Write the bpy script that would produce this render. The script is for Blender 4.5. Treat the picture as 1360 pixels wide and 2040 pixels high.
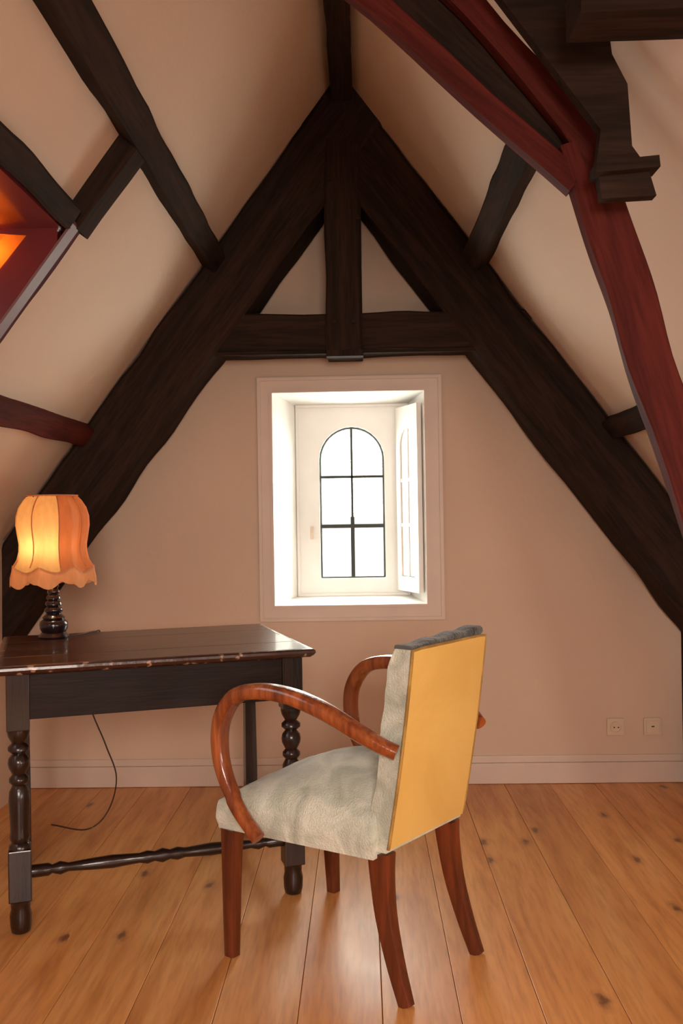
import bpy, bmesh, math, random
from mathutils import Vector, Matrix, noise
random.seed(4)
for o in list(bpy.data.objects): bpy.data.objects.remove(o)
scn = bpy.context.scene
C = scn.collection

# ---------------------------------------------------------------- camera
def make_camera():
    psi = math.atan(40/1850); pit = math.atan(10/1850); rol = math.radians(0.9)
    F = Vector((-math.sin(psi)*math.cos(pit), math.cos(psi)*math.cos(pit), math.sin(pit)))
    R = F.cross(Vector((0, 0, 1))).normalized(); U = R.cross(F)
    R2 = math.cos(rol)*R - math.sin(rol)*U; U2 = math.cos(rol)*U + math.sin(rol)*R
    cam = bpy.data.objects.new('camera', bpy.data.cameras.new('camera'))
    cam.matrix_world = Matrix(((R2.x, U2.x, -F.x, 0), (R2.y, U2.y, -F.y, 0), (R2.z, U2.z, -F.z, 1.15), (0, 0, 0, 1)))
    cam.data.sensor_fit = 'HORIZONTAL'; cam.data.sensor_width = 36; cam.data.lens = 36*1850/1360
    cam.data.clip_start = 0.02
    C.objects.link(cam); scn.camera = cam
make_camera()

# ---------------------------------------------------------------- light
scn.view_settings.view_transform = 'Standard'
scn.view_settings.look = 'None'
scn.view_settings.gamma = 1
scn.view_settings.use_curve_mapping = False
scn.view_settings.exposure = 0.0
w = bpy.data.worlds.new('sky'); scn.world = w; w.use_nodes = True
bg = w.node_tree.nodes['Background']
bg.inputs[0].default_value = (0.93, 0.96, 1.0, 1); bg.inputs[1].default_value = 1.7

def area(name, loc, direction, sx, sy, watts, col, spread=180):
    l = bpy.data.lights.new(name, 'AREA'); l.shape = 'RECTANGLE'; l.size = sx; l.size_y = sy
    l.energy = watts; l.color = col; l.spread = math.radians(spread)
    o = bpy.data.objects.new(name, l); o.location = loc
    o.rotation_euler = Vector(direction).to_track_quat('-Z', 'Y').to_euler()
    C.objects.link(o); return o
# daylight through the side dormer and the gable window, plus added fill behind the camera
area('dormer_daylight', (-1.43, 1.65, 1.54), (1, 0.05, -0.25), 1.0, 0.66, 2, (0.84, 0.86, 1.0), 140)
area('gable_daylight', (-0.05, 4.36, 1.22), (0, -1, -0.15), 0.42, 0.75, 28, (0.97, 0.98, 1.0))
area('rear_fill_light', (0.35, -1.80, 1.60), (-0.08, 1, -0.42), 1.1, 0.9, 28, (1.0, 0.87, 0.77), 90)  # added fill light; the wall behind the camera has no opening
area('right_window_daylight', (1.35, 0.55, 0.66), (-0.85, 0.8, -0.02), 0.9, 0.5, 6, (1.0, 0.84, 0.72), 120)

sn = bpy.data.lights.new('sun', 'SUN'); sn.energy = 11; sn.angle = math.radians(12); sn.color = (1.0, 0.97, 0.92)
so = bpy.data.objects.new('sun', sn); so.rotation_euler = Vector((-0.85, -0.57, -0.42)).to_track_quat('-Z', 'Y').to_euler(); C.objects.link(so)

# ---------------------------------------------------------------- materials
def srgb(r, g, b):
    f = lambda c: ((c/255+0.055)/1.055)**2.4 if c > 10 else c/255/12.92
    return (f(r), f(g), f(b), 1)
class NT:
    def __init__(s, name):
        s.m = bpy.data.materials.new(name); s.m.use_nodes = True; s.t = s.m.node_tree; s.N = s.t.nodes; s.L = s.t.links
        s.b = s.N['Principled BSDF']
    def n(s, typ, **kw):
        x = s.N.new(typ)
        for k, v in kw.items():
            if k in x.inputs.keys(): x.inputs[k].default_value = v
            else: setattr(x, k, v)
        return x
    def l(s, a, b): s.L.new(a, b)
    def coord(s, kind='Object', scale=(1, 1, 1), rand=False):
        t = s.n('ShaderNodeTexCoord'); mp = s.n('ShaderNodeMapping'); mp.inputs['Scale'].default_value = scale
        s.l(t.outputs[kind], mp.inputs['Vector'])
        if rand:
            oi = s.n('ShaderNodeObjectInfo'); mu = s.n('ShaderNodeVectorMath', operation='SCALE')
            mu.inputs[0].default_value = (37, 53, 71); s.l(oi.outputs['Random'], mu.inputs['Scale'])
            s.l(mu.outputs[0], mp.inputs['Location'])
        return mp.outputs[0]
    def ramp(s, fac, stops):
        r = s.n('ShaderNodeValToRGB'); e = r.color_ramp.elements
        e[0].position, e[0].color = stops[0]; e[1].position, e[1].color = stops[-1]
        for p, c in stops[1:-1]:
            x = e.new(p); x.color = c
        s.l(fac, r.inputs[0]); return r.outputs[0]
    def mix(s, fac, a, b, mode='MIX'):
        m = s.n('ShaderNodeMix', data_type='RGBA', blend_type=mode)
        for i, v in ((0, fac), (6, a), (7, b)):
            if hasattr(v, 'links') or hasattr(v, 'is_linked'): s.l(v, m.inputs[i])
            else: m.inputs[i].default_value = v
        return m.outputs[2]
    def bump(s, h, strength=0.3, dist=0.01):
        bnode = s.n('ShaderNodeBump'); bnode.inputs['Strength'].default_value = strength; bnode.inputs['Distance'].default_value = dist
        s.l(h, bnode.inputs['Height']); s.l(bnode.outputs[0], s.b.inputs['Normal'])

def mat_plain(name, col, rough=0.5, var=0.12, scale=8, bump=0.05, coat=0.0, metallic=0, spec=0.5):
    q = NT(name); c = q.coord()
    nz = q.n('ShaderNodeTexNoise', Scale=scale, Detail=6.0)
    q.l(c, nz.inputs['Vector'])
    lo = tuple(x*(1-var) for x in col[:3])+(1,); hi = tuple(min(1, x*(1+var)) for x in col[:3])+(1,)
    q.l(q.ramp(nz.outputs[0], [(0.3, lo), (0.7, hi)]), q.b.inputs['Base Color'])
    q.b.inputs['Roughness'].default_value = rough; q.b.inputs['Metallic'].default_value = metallic
    q.b.inputs['Coat Weight'].default_value = coat; q.b.inputs['Specular IOR Level'].default_value = spec
    if bump: q.bump(nz.outputs[0], bump, 0.01)
    return q.m
def mat_plaster(name, col):
    q = NT(name); c = q.coord()
    n1 = q.n('ShaderNodeTexNoise', Scale=1.6, Detail=5.0); n2 = q.n('ShaderNodeTexNoise', Scale=38.0, Detail=5.0)
    q.l(c, n1.inputs['Vector']); q.l(c, n2.inputs['Vector'])
    a = tuple(x*0.94 for x in col[:3])+(1,)
    q.l(q.ramp(n1.outputs[0], [(0.35, a), (0.65, col)]), q.b.inputs['Base Color'])
    q.b.inputs['Roughness'].default_value = 0.75; q.b.inputs['Specular IOR Level'].default_value = 0.25
    m = q.n('ShaderNodeMath', operation='MULTIPLY_ADD'); q.l(n1.outputs[0], m.inputs[0]); m.inputs[1].default_value = 3.0
    q.l(n2.outputs[0], m.inputs[2]); q.bump(m.outputs[0], 0.25, 0.006)
    return q.m
def mat_wood(name, dark, light, axis='X', rough=0.45, fine=1.0, coat=0.0, rand=True, bump=0.25, spec=0.5):
    q = NT(name)
    sc = {'X': (1.2, 14, 14), 'Y': (14, 1.2, 14), 'Z': (14, 14, 1.2)}[axis]
    c = q.coord('Object', tuple(x*fine for x in sc), rand)
    n1 = q.n('ShaderNodeTexNoise', Scale=1.5, Detail=8.0, Distortion=0.6); q.l(c, n1.inputs['Vector'])
    n2 = q.n('ShaderNodeTexNoise', Scale=7.0, Detail=4.0); q.l(c, n2.inputs['Vector'])
    mid = tuple((a+b)/2 for a, b in zip(dark, light))
    base = q.ramp(n1.outputs[0], [(0.3, dark), (0.5, mid), (0.68, light)])
    fineg = q.ramp(n2.outputs[0], [(0.35, (0.72, 0.72, 0.72, 1)), (0.6, (1, 1, 1, 1))])
    q.l(q.mix(1.0, base, fineg, 'MULTIPLY'), q.b.inputs['Base Color'])
    q.b.inputs['Roughness'].default_value = rough; q.b.inputs['Coat Weight'].default_value = coat
    q.b.inputs['Specular IOR Level'].default_value = spec
    q.bump(n2.outputs[0], bump, 0.004)
    return q.m
def mat_floor():
    q = NT('pine_boards'); 
    c = q.coord('Object', (9, 0.8, 9), True); cr = q.coord('Object', (1, 1, 1), True)
    n1 = q.n('ShaderNodeTexNoise', Scale=1.3, Detail=7.0, Distortion=1.2); q.l(c, n1.inputs['Vector'])
    n2 = q.n('ShaderNodeTexNoise', Scale=9.0, Detail=3.0); q.l(c, n2.inputs['Vector'])
    base = q.ramp(n1.outputs[0], [(0.28, srgb(204, 134, 72)), (0.5, srgb(228, 160, 94)), (0.72, srgb(238, 178, 112))])
    g = q.ramp(n2.outputs[0], [(0.3, (0.82, 0.8, 0.76, 1)), (0.55, (1, 1, 1, 1))])
    col = q.mix(1.0, base, g, 'MULTIPLY')
    oi = q.n('ShaderNodeObjectInfo')
    tone = q.ramp(oi.outputs['Random'], [(0.0, (0.84, 0.80, 0.76, 1)), (1.0, (1.08, 1.06, 1.02, 1))])
    col = q.mix(1.0, col, tone, 'MULTIPLY')
    # knots: dark eyes, slightly drawn out along the grain
    cv = q.coord('Object', (5.0, 2.3, 1), True)
    dn = q.n('ShaderNodeTexNoise', Scale=9.0, Detail=2.0); q.l(cv, dn.inputs['Vector'])
    va = q.n('ShaderNodeVectorMath', operation='MULTIPLY_ADD'); q.l(dn.outputs['Color'], va.inputs[0]); va.inputs[1].default_value = (0.14, 0.14, 0); q.l(cv, va.inputs[2])
    vo = q.n('ShaderNodeTexVoronoi', Scale=1.0); vo.feature = 'F1'; vo.voronoi_dimensions = '2D'; q.l(va.outputs[0], vo.inputs['Vector'])
    k = q.ramp(vo.outputs['Distance'], [(0.03, (1, 1, 1, 1)), (0.075, (0.25, 0.25, 0.25, 1)), (0.14, (0, 0, 0, 1))])
    # only some cells carry a knot
    sep = q.n('ShaderNodeSeparateColor'); q.l(vo.outputs['Color'], sep.inputs[0])
    gt = q.n('ShaderNodeMath', operation='GREATER_THAN'); q.l(sep.outputs[0], gt.inputs[0]); gt.inputs[1].default_value = 0.6
    mu = q.n('ShaderNodeMath', operation='MULTIPLY'); q.l(k, mu.inputs[0]); q.l(gt.outputs[0], mu.inputs[1])
    mu2 = q.n('ShaderNodeMath', operation='MULTIPLY'); q.l(mu.outputs[0], mu2.inputs[0]); mu2.inputs[1].default_value = 0.8
    col = q.mix(mu2.outputs[0], col, srgb(84, 38, 22))
    q.l(col, q.b.inputs['Base Color'])
    ns = q.n('ShaderNodeTexNoise', Scale=5.0, Detail=3.0); q.l(cr, ns.inputs['Vector'])
    rr = q.n('ShaderNodeMapRange'); q.l(ns.outputs[0], rr.inputs[0]); rr.inputs[3].default_value = 0.33; rr.inputs[4].default_value = 0.46
    q.l(rr.outputs[0], q.b.inputs['Roughness']); q.b.inputs['Specular IOR Level'].default_value = 0.6
    q.bump(n2.outputs[0], 0.12, 0.003)
    return q.m
def mat_fabric(name, c1, c2, rough=0.85, sheen=0.4, weave=260, big=9, bump=0.35):
    q = NT(name); c = q.coord()
    n1 = q.n('ShaderNodeTexNoise', Scale=big, Detail=5.0, Distortion=0.8); q.l(c, n1.inputs['Vector'])
    n2 = q.n('ShaderNodeTexNoise', Scale=weave, Detail=2.0); q.l(c, n2.inputs['Vector'])
    q.l(q.ramp(n1.outputs[0], [(0.35, c1), (0.65, c2)]), q.b.inputs['Base Color'])
    q.b.inputs['Roughness'].default_value = rough; q.b.inputs['Sheen Weight'].default_value = sheen
    q.b.inputs['Specular IOR Level'].default_value = 0.2
    m = q.n('ShaderNodeMath', operation='MULTIPLY_ADD'); q.l(n1.outputs[0], m.inputs[0]); m.inputs[1].default_value = 4.0
    q.l(n2.outputs[0], m.inputs[2]); q.bump(m.outputs[0], bump, 0.006)
    return q.m
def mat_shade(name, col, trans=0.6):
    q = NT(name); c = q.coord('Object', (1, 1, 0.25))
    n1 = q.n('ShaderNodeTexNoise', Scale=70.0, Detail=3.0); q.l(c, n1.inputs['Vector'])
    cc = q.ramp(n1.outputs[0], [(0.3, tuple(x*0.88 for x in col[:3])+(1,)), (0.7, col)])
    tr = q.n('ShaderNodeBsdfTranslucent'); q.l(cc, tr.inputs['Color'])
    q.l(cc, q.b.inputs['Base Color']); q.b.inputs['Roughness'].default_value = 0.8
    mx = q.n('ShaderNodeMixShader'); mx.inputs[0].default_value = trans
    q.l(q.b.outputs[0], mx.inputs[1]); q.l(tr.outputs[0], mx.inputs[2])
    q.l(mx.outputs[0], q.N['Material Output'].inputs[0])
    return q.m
def mat_glass():
    q = NT('window_glass')
    t = q.n('ShaderNodeBsdfTransparent'); g = q.n('ShaderNodeBsdfGlossy'); g.inputs['Roughness'].default_value = 0.03
    fc = q.n('ShaderNodeLayerWeight'); pw = q.n('ShaderNodeMath', operation='POWER'); q.l(fc.outputs['Facing'], pw.inputs[0]); pw.inputs[1].default_value = 5.0
    lw = q.n('ShaderNodeMath', operation='MULTIPLY_ADD'); q.l(pw.outputs[0], lw.inputs[0]); lw.inputs[1].default_value = 0.9; lw.inputs[2].default_value = 0.04
    c = q.coord(); n = q.n('ShaderNodeTexNoise', Scale=22.0); q.l(c, n.inputs['Vector'])
    q.l(q.ramp(n.outputs[0], [(0.35, (0.93, 0.97, 0.90, 1)), (0.65, (0.99, 1.0, 0.96, 1))]), t.inputs[0])
    mx = q.n('ShaderNodeMixShader'); q.l(lw.outputs[0], mx.inputs[0]); q.l(t.outputs[0], mx.inputs[1]); q.l(g.outputs[0], mx.inputs[2])
    q.l(mx.outputs[0], q.N['Material Output'].inputs[0]); return q.m

M = {}
M['plaster'] = mat_plaster('plaster', srgb(224, 197, 174))
M['oak'] = mat_wood('dark_oak', srgb(42, 34, 29), srgb(62, 46, 38), 'X', 0.8, 1.0, spec=0.06)
M['maroon'] = mat_wood('maroon_stained_wood', srgb(76, 31, 26), srgb(102, 43, 36), 'X', 0.75, 1.0, spec=0.1)
M['maroon_gloss'] = mat_plain('maroon_gloss_paint', srgb(104, 34, 32), 0.28, 0.10, 5, 0.05, 0.3)
M['white'] = mat_plain('white_gloss_paint', srgb(246, 243, 238), 0.35, 0.04, 6, 0.04)
M['casing'] = mat_plain('cream_casing_paint', srgb(226, 203, 186), 0.45, 0.04, 6, 0.04)
M['base'] = mat_plain('baseboard_paint', srgb(222, 200, 184), 0.45, 0.05, 5, 0.04)
M['mauve'] = mat_plain('dusty_mauve_paint', srgb(108, 66, 62), 0.55, 0.06, 5, 0.04)
M['lead'] = mat_plain('window_lead', srgb(40, 42, 34), 0.5, 0.15, 30, 0.1)
M['glass'] = mat_glass()
M['floor'] = mat_floor()
M['under'] = mat_plain('dark_underlay', srgb(48, 26, 16), 0.9)  # plain dark slab under the boards
M['table'] = mat_wood('table_oak', srgb(26, 15, 12), srgb(46, 27, 21), 'X', 0.5, 1.4, 0.0, bump=0.15, spec=0.2)
M['table_top'] = mat_wood('table_top_oak', srgb(44, 22, 17), srgb(92, 50, 38), 'X', 0.30, 1.0, 0.3, bump=0.35)
M['turned'] = mat_wood('turned_oak', srgb(24, 14, 12), srgb(50, 28, 22), 'Z', 0.28, 1.6, 0.3)
M['beech'] = mat_wood('stained_beech', srgb(104, 44, 20), srgb(178, 94, 46), 'Z', 0.25, 1.2, 0.5)
M['beech_dark'] = mat_wood('stained_beech_legs', srgb(66, 28, 16), srgb(128, 58, 30), 'Z', 0.28, 1.2, 0.4)
M['velvet'] = mat_fabric('sage_velvet', srgb(172, 176, 158), srgb(216, 216, 198), 0.8, 0.5, 240, 11, 0.6)
M['velvet_dark'] = mat_fabric('grey_velvet_band', srgb(52, 50, 46), srgb(92, 90, 82), 0.8, 0.4, 240, 14, 0.6)
M['yellow'] = mat_fabric('yellow_cloth', srgb(226, 180, 92), srgb(238, 196, 108), 0.75, 0.15, 300, 3.5, 0.25)
M['piping'] = mat_fabric('ochre_piping', srgb(150, 112, 52), srgb(190, 150, 80), 0.8, 0.1)
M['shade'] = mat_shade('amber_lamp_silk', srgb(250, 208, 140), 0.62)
M['shade_dim'] = mat_shade('amber_lamp_silk_dim_side', srgb(226, 140, 84), 0.34)  # same silk, with the dim side of the lit shade put into the colour
M['fringe'] = mat_shade('pink_lamp_fringe', srgb(240, 172, 120), 0.45)
M['ebony'] = mat_wood('black_turned_wood', srgb(22, 14, 18), srgb(44, 28, 34), 'Z', 0.18, 2.0, 0.6)
M['cord'] = mat_plain('brown_flex', srgb(70, 44, 30), 0.6)
M['plastic'] = mat_plain('cream_plastic', srgb(224, 200, 172), 0.4, 0.03)
M['slot'] = mat_plain('dark_slot', srgb(60, 42, 32), 0.7)
M['bulb'] = mat_plain('frosted_bulb', srgb(255, 240, 210), 0.4)
M['amber'] = mat_shade('amber_glass_shade', srgb(236, 130, 44), 0.6)
M['iron'] = mat_plain('dark_iron', srgb(40, 32, 30), 0.5, metallic=0.6)
def flecked():
    q = NT('chipped_table_edge'); c = q.coord('Object', (1, 1, 1))
    n = q.n('ShaderNodeTexNoise', Scale=38.0, Detail=3.0); q.l(c, n.inputs['Vector'])
    q.l(q.ramp(n.outputs[0], [(0.0, srgb(46, 24, 18)), (0.60, srgb(74, 42, 32)), (0.66, srgb(176, 140, 116)), (1.0, srgb(200, 170, 148))]), q.b.inputs['Base Color'])
    q.b.inputs['Roughness'].default_value = 0.32; q.b.inputs['Coat Weight'].default_value = 0.3
    q.bump(n.outputs[0], 0.5, 0.004); return q.m
M['chipped'] = flecked()

# ---------------------------------------------------------------- helpers
def link(name, bm, m, parent=None, smooth=False, kind=None, label=None, cat=None, group=None, loc=None):
    me = bpy.data.meshes.new(name); bmesh.ops.recalc_face_normals(bm, faces=bm.faces); bm.to_mesh(me); bm.free()
    me.materials.append(m)
    if smooth:
        for p in me.polygons: p.use_smooth = True
        if smooth != True:
            try: me.set_sharp_from_angle(angle=math.radians(smooth))
            except Exception: pass
    o = bpy.data.objects.new(name, me); C.objects.link(o)
    if loc: o.location = loc
    if parent: o.parent = parent
    tag(o, label, cat, kind, group); return o
def tag(o, label=None, cat=None, kind=None, group=None):
    for k, v in (('label', label), ('category', cat), ('kind', kind), ('group', group)):
        if v: o[k] = v
def empty(name, loc=(0, 0, 0), rz=0, **kw):
    o = bpy.data.objects.new(name, None); C.objects.link(o); o.location = loc; o.rotation_euler = (0, 0, rz)
    o.empty_display_size = 0.1; tag(o, **kw); return o
def box(bm, x0, x1, y0, y1, z0, z1, bev=0.0):
    r = bmesh.ops.create_cube(bm, size=1)
    for v in r['verts']:
        v.co = Vector(((x0+x1)/2+v.co.x*(x1-x0), (y0+y1)/2+v.co.y*(y1-y0), (z0+z1)/2+v.co.z*(z1-z0)))
    if bev:
        es = list({e for v in r['verts'] for e in v.link_edges})
        bmesh.ops.bevel(bm, geom=es, offset=bev, segments=2, affect='EDGES', profile=0.6)
def prism(bm, poly, y0, y1):
    """polygon in x,z extruded along y"""
    a = [bm.verts.new((x, y0, z)) for x, z in poly]; b = [bm.verts.new((x, y1, z)) for x, z in poly]
    bm.faces.new(a); bm.faces.new(b[::-1]); n = len(poly)
    for i in range(n): bm.faces.new((a[i], a[(i+1) % n], b[(i+1) % n], b[i]))
def lathe(bm, prof, cx=0, cy=0, seg=28):
    rings = []
    for r, z in prof:
        rings.append([bm.verts.new((cx+r*math.cos(2*math.pi*k/seg), cy+r*math.sin(2*math.pi*k/seg), z)) for k in range(seg)])
    for i in range(len(rings)-1):
        for k in range(seg): bm.faces.new((rings[i][k], rings[i][(k+1) % seg], rings[i+1][(k+1) % seg], rings[i+1][k]))
    bm.faces.new(rings[0][::-1]); bm.faces.new(rings[-1])
def sweep(bm, pts, sect, upfn=None, caps=True):
    """sweep closed section (list of (a,b) or fn(i)) along pts; a = side axis, b = normal axis"""
    n = len(pts); rings = []
    for i, p in enumerate(pts):
        t = (pts[min(i+1, n-1)]-pts[max(i-1, 0)]).normalized()
        up = upfn(i) if upfn else Vector((0, 0, 1))
        s = t.cross(up).normalized(); u = s.cross(t).normalized()
        sc = sect(i) if callable(sect) else sect
        rings.append([bm.verts.new(p+s*a+u*b) for a, b in sc])
    k = len(rings[0])
    for i in range(n-1):
        for j in range(k): bm.faces.new((rings[i][j], rings[i][(j+1) % k], rings[i+1][(j+1) % k], rings[i+1][j]))
    if caps: bm.faces.new(rings[0][::-1]); bm.faces.new(rings[-1])
def rsect(w, h, c=0.25, n=1):
    """rounded rectangle section"""
    r = min(w, h)*c; out = []
    for sx, sy, a0 in ((1, 1, 0), (-1, 1, 90), (-1, -1, 180), (1, -1, 270)):
        for k in range(n+1):
            a = math.radians(a0+90*k/n)
            out.append((sx*(w/2-r)+r*math.cos(a), sy*(h/2-r)+r*math.sin(a)))
    return out
def circ(r, n=8): return [(r*math.cos(2*math.pi*k/n), r*math.sin(2*math.pi*k/n)) for k in range(n)]
def catmull(P, per=8):
    P = [Vector(p) for p in P]; out = []
    Q = [2*P[0]-P[1]]+P+[2*P[-1]-P[-2]]
    for i in range(1, len(Q)-2):
        for k in range(per):
            t = k/per; a, b, c, d = Q[i-1:i+3]
            out.append(0.5*((2*b)+(c-a)*t+(2*a-5*b+4*c-d)*t*t+(3*b-a-3*c+d)*t**3))
    out.append(P[-1]); return out
def lerp_at(tab, x):
    for (x0, y0), (x1, y1) in zip(tab, tab[1:]):
        if x <= x1 or (x1, y1) == tab[-1]:
            t = (x-x0)/(x1-x0) if x1 != x0 else 0; t = min(max(t, 0), 1); return y0+(y1-y0)*t
def timber(name, pts, w, h, up, m, parent=None, rough=0.004, seed=0, chamfer=0.12, step=0.06, **kw):
    """a hewn beam along pts: w across, h along `up`; uneven faces; object axis X lies along the beam"""
    pts = [Vector(p) for p in pts]; dense = []
    for a, b in zip(pts, pts[1:]):
        n = max(1, int((b-a).length/step))
        dense += [a+(b-a)*k/n for k in range(n)]
    dense.append(pts[-1])
    bm = bmesh.new(); up = Vector(up)
    ws = w if callable(w) else (lambda t: w)
    nn = len(dense)
    def sect(i):
        s = []
        base = rsect(ws(i/(nn-1)), h, chamfer, 1)
        for j, (a, b) in enumerate(base):
            q = noise.noise_vector(dense[i]*5.5+Vector((j//2*3.1+seed*7.3, seed*2.1, j//2)))
            s.append((a+q.x*rough*2, b+q.y*rough*2))
        return s
    sweep(bm, dense, sect, lambda i: up)
    # move into a local frame with X along the beam, so that the grain follows it
    t = (pts[-1]-pts[0]).normalized(); s = t.cross(up).normalized(); u = s.cross(t)
    mt = Matrix(((t.x, s.x, u.x, pts[0].x), (t.y, s.y, u.y, pts[0].y), (t.z, s.z, u.z, pts[0].z), (0, 0, 0, 1)))
    bm.transform(mt.inverted())
    o = link(name, bm, m, parent, smooth=35, **kw); o.matrix_world = mt; return o

# ---------------------------------------------------------------- room shell
XL, XR, YB, YF, X0, APEX, SL = -1.47, 1.372, 4.0, -2.0, -0.06, 2.96, 1.335
def roofz(x): return APEX-SL*abs(x-X0)
floor = empty('floor', (0, 0, 0), kind='structure', label='glossy varnished pine plank floor')
bm = bmesh.new(); box(bm, XL-0.1, XR+0.1, YF-0.1, YB+0.1, -0.10, -0.022); link('subfloor', bm, M['under'], floor)
seams = [-1.47, -1.32, -1.13, -0.94, -0.75, -0.56, -0.36, -0.165, 0.03, 0.21, 0.40, 0.59, 0.78, 0.97, 1.16, 1.372]
for i, (a, b) in enumerate(zip(seams, seams[1:])):
    cuts = [YF]+sorted([[0.4], [1.0], [0.1], [0.7]][i % 4])+[YB]
    for c0, c1 in zip(cuts, cuts[1:]):
        bm = bmesh.new(); g = 0.0007
        wx, wy = (b-a)/2-g, (c1-c0)/2-g
        box(bm, -wx, wx, -wy, wy, -0.022, 0.0, 0.0013)
        link('floorboard', bm, M['floor'], floor, loc=((a+b)/2, (c0+c1)/2, random.uniform(-0.0012, 0.0)))

# gable wall with the window opening
OX0, OX1, OZ0, OZ1 = -0.378, 0.275, 0.773, 1.688
bm = bmesh.new(); T0, T1 = YB, YB+0.34
def gab(x): return roofz(x)+0.12
prism(bm, [(XL-0.12, -0.1), (OX0, -0.1), (OX0, gab(OX0)), (XL-0.12, gab(XL-0.12))], T0, T1)
prism(bm, [(OX1, -0.1), (XR+0.12, -0.1), (XR+0.12, gab(XR+0.12)), (OX1, gab(OX1))], T0, T1)
prism(bm, [(OX0, -0.1), (OX1, -0.1), (OX1, OZ0), (OX0, OZ0)], T0, T1)
prism(bm, [(OX0, OZ1), (OX1, OZ1), (OX1, gab(OX1)), (X0, gab(X0)), (OX0, gab(OX0))], T0, T1)
link('wall_back', bm, M['plaster'], kind='structure', label='pinkish plaster gable wall with small window')
kz = roofz(XL); kr = roofz(XR)
DY0, DY1, DZ = 0.95, 2.49, 1.93          # dormer opening on the left slope
DX = -1.47
bm = bmesh.new()
box(bm, XL-0.12, XL, YF, DY0, -0.1, kz+0.08); box(bm, XL-0.12, XL, DY1, YB, -0.1, kz+0.08)
box(bm, XL-0.12, XL, DY0, DY1, -0.1, 1.12)
box(bm, XL-0.12, XL, DY0, DY1, 1.90, 2.02); box(bm, XL-0.12, XL, DY0, 1.10, 1.12, 1.90); box(bm, XL-0.12, XL, 2.20, DY1, 1.12, 1.90)
link('wall_left', bm, M['plaster'], kind='structure', label='low left knee wall')
bm = bmesh.new(); box(bm, XR, XR+0.12, YF, 0.05, -0.1, kr+0.08); box(bm, XR, XR+0.12, 1.05, YB, -0.1, kr+0.08)
box(bm, XR, XR+0.12, 0.05, 1.05, -0.1, 0.38); box(bm, XR, XR+0.12, 0.05, 1.05, 0.94, kr+0.08)
link('wall_right', bm, M['plaster'], kind='structure', label='low right knee wall')
bm = bmesh.new(); box(bm, XR-0.018, XR, 3.90, YB-0.001, 0.0, kr-0.02, 0.003)
link('trim_1', bm, M['oak'], kind='structure', label='dark wooden strip in the right corner of the gable wall')
bm = bmesh.new()
prism(bm, [(XL-0.1, -0.1), (XR+0.1, -0.1), (XR+0.1, kr), (X0, APEX+0.1), (XL-0.1, kz)], YF-0.1, YF)
link('wall_front', bm, M['plaster'], kind='structure', label='plaster wall behind the camera')
nL = Vector((-SL, 0, 1)).normalized(); nR = Vector((SL, 0, 1)).normalized()   # outward normals of the slopes
def slope_piece(bm, xa, xb, y0, y1, side):
    th = 0.10; n = nL if side < 0 else nR
    poly = [(xa, roofz(xa)), (xb, roofz(xb)), (xb+n.x*th, roofz(xb)+n.z*th), (xa+n.x*th, roofz(xa)+n.z*th)]
    prism(bm, poly, y0, y1)
PX = -0.785                                # lower edge of purlin over the dormer
bm = bmesh.new()
slope_piece(bm, X0-0.0, XL-0.02, DY1, YB, -1); slope_piece(bm, X0, XL-0.02, YF, DY0, -1); slope_piece(bm, X0, PX, DY0, DY1, -1)
link('ceiling_left', bm, M['plaster'], kind='structure', label='left sloping plaster ceiling')
bm = bmesh.new(); slope_piece(bm, X0, XR+0.02, YF, YB, 1)
link('ceiling_right', bm, M['plaster'], kind='structure', label='right sloping plaster ceiling')

# skirting board along the gable wall
base = empty('baseboard_back', (0, YB, 0), kind='structure', label='low painted skirting board along gable wall')
bm = bmesh.new(); box(bm, XL, XR-0.02, -0.018, -0.0005, 0.001, 0.088, 0.002); link('board', bm, M['base'], base)
bm = bmesh.new(); box(bm, XL, XR-0.02, -0.010, -0.0005, 0.088, 0.118, 0.004); link('cap', bm, M['base'], base)

# left dormer: cheeks, soffit, window
cheek = empty('dormer_cheek', (0, DY1-0.02, 0), kind='structure', label='glossy maroon boarded cheek of the left dormer')
bm = bmesh.new()
def inz(x, off): return roofz(x)-off        # line parallel to the slope, dropped by off
prism(bm, [(-0.80, DZ+0.03), (DX, DZ+0.03), (DX, inz(DX, 0.074)), (-0.80, inz(-0.80, 0.074))], -0.012, 0.019)
link('panel', bm, M['maroon_gloss'], cheek)
bm = bmesh.new()
a0, a1 = -0.757, -1.44
prism(bm, [(a0, inz(a0, 0.086)), (a1, inz(a1, 0.086)), (a1, inz(a1, 0.075)), (a0, inz(a0, 0.075))], -0.014, 0.039)
link('corner_bead', bm, M['mauve'], cheek)
bm = bmesh.new(); box(bm, DX, -0.789, DY0-0.02, DY1, DZ+0.004, DZ+0.06); 
link('dormer_soffit', bm, M['maroon_gloss'], kind='structure', label='maroon painted ceiling inside the left dormer')
bm = bmesh.new()
prism(bm, [(-0.755, DZ), (DX, DZ), (DX, roofz(DX)), (-0.755, roofz(-0.755))], DY0-0.02, DY0)
link('dormer_cheek', bm, M['maroon_gloss'], kind='structure', label='near maroon cheek of the left dormer')
w2 = empty('window_2', (XL-0.06, 1.65, 1.52), kind='structure', label='dormer window on the left')
bm = bmesh.new()
for y0, y1, z0, z1 in ((-0.55, 0.55, -0.40, -0.36), (-0.55, 0.55, 0.36, 0.38), (-0.55, -0.50, -0.36, 0.36), (0.50, 0.55, -0.36, 0.36), (-0.02, 0.02, -0.36, 0.36)):
    box(bm, -0.03, 0.03, y0, y1, z0, z1)
link('window_frame', bm, M['white'], w2)
for y0, y1 in ((-0.5, -0.02), (0.02, 0.5)):
    bm = bmesh.new(); box(bm, -0.002, 0.002, y0, y1, -0.36, 0.36); link('pane', bm, M['glass'], w2)
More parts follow.
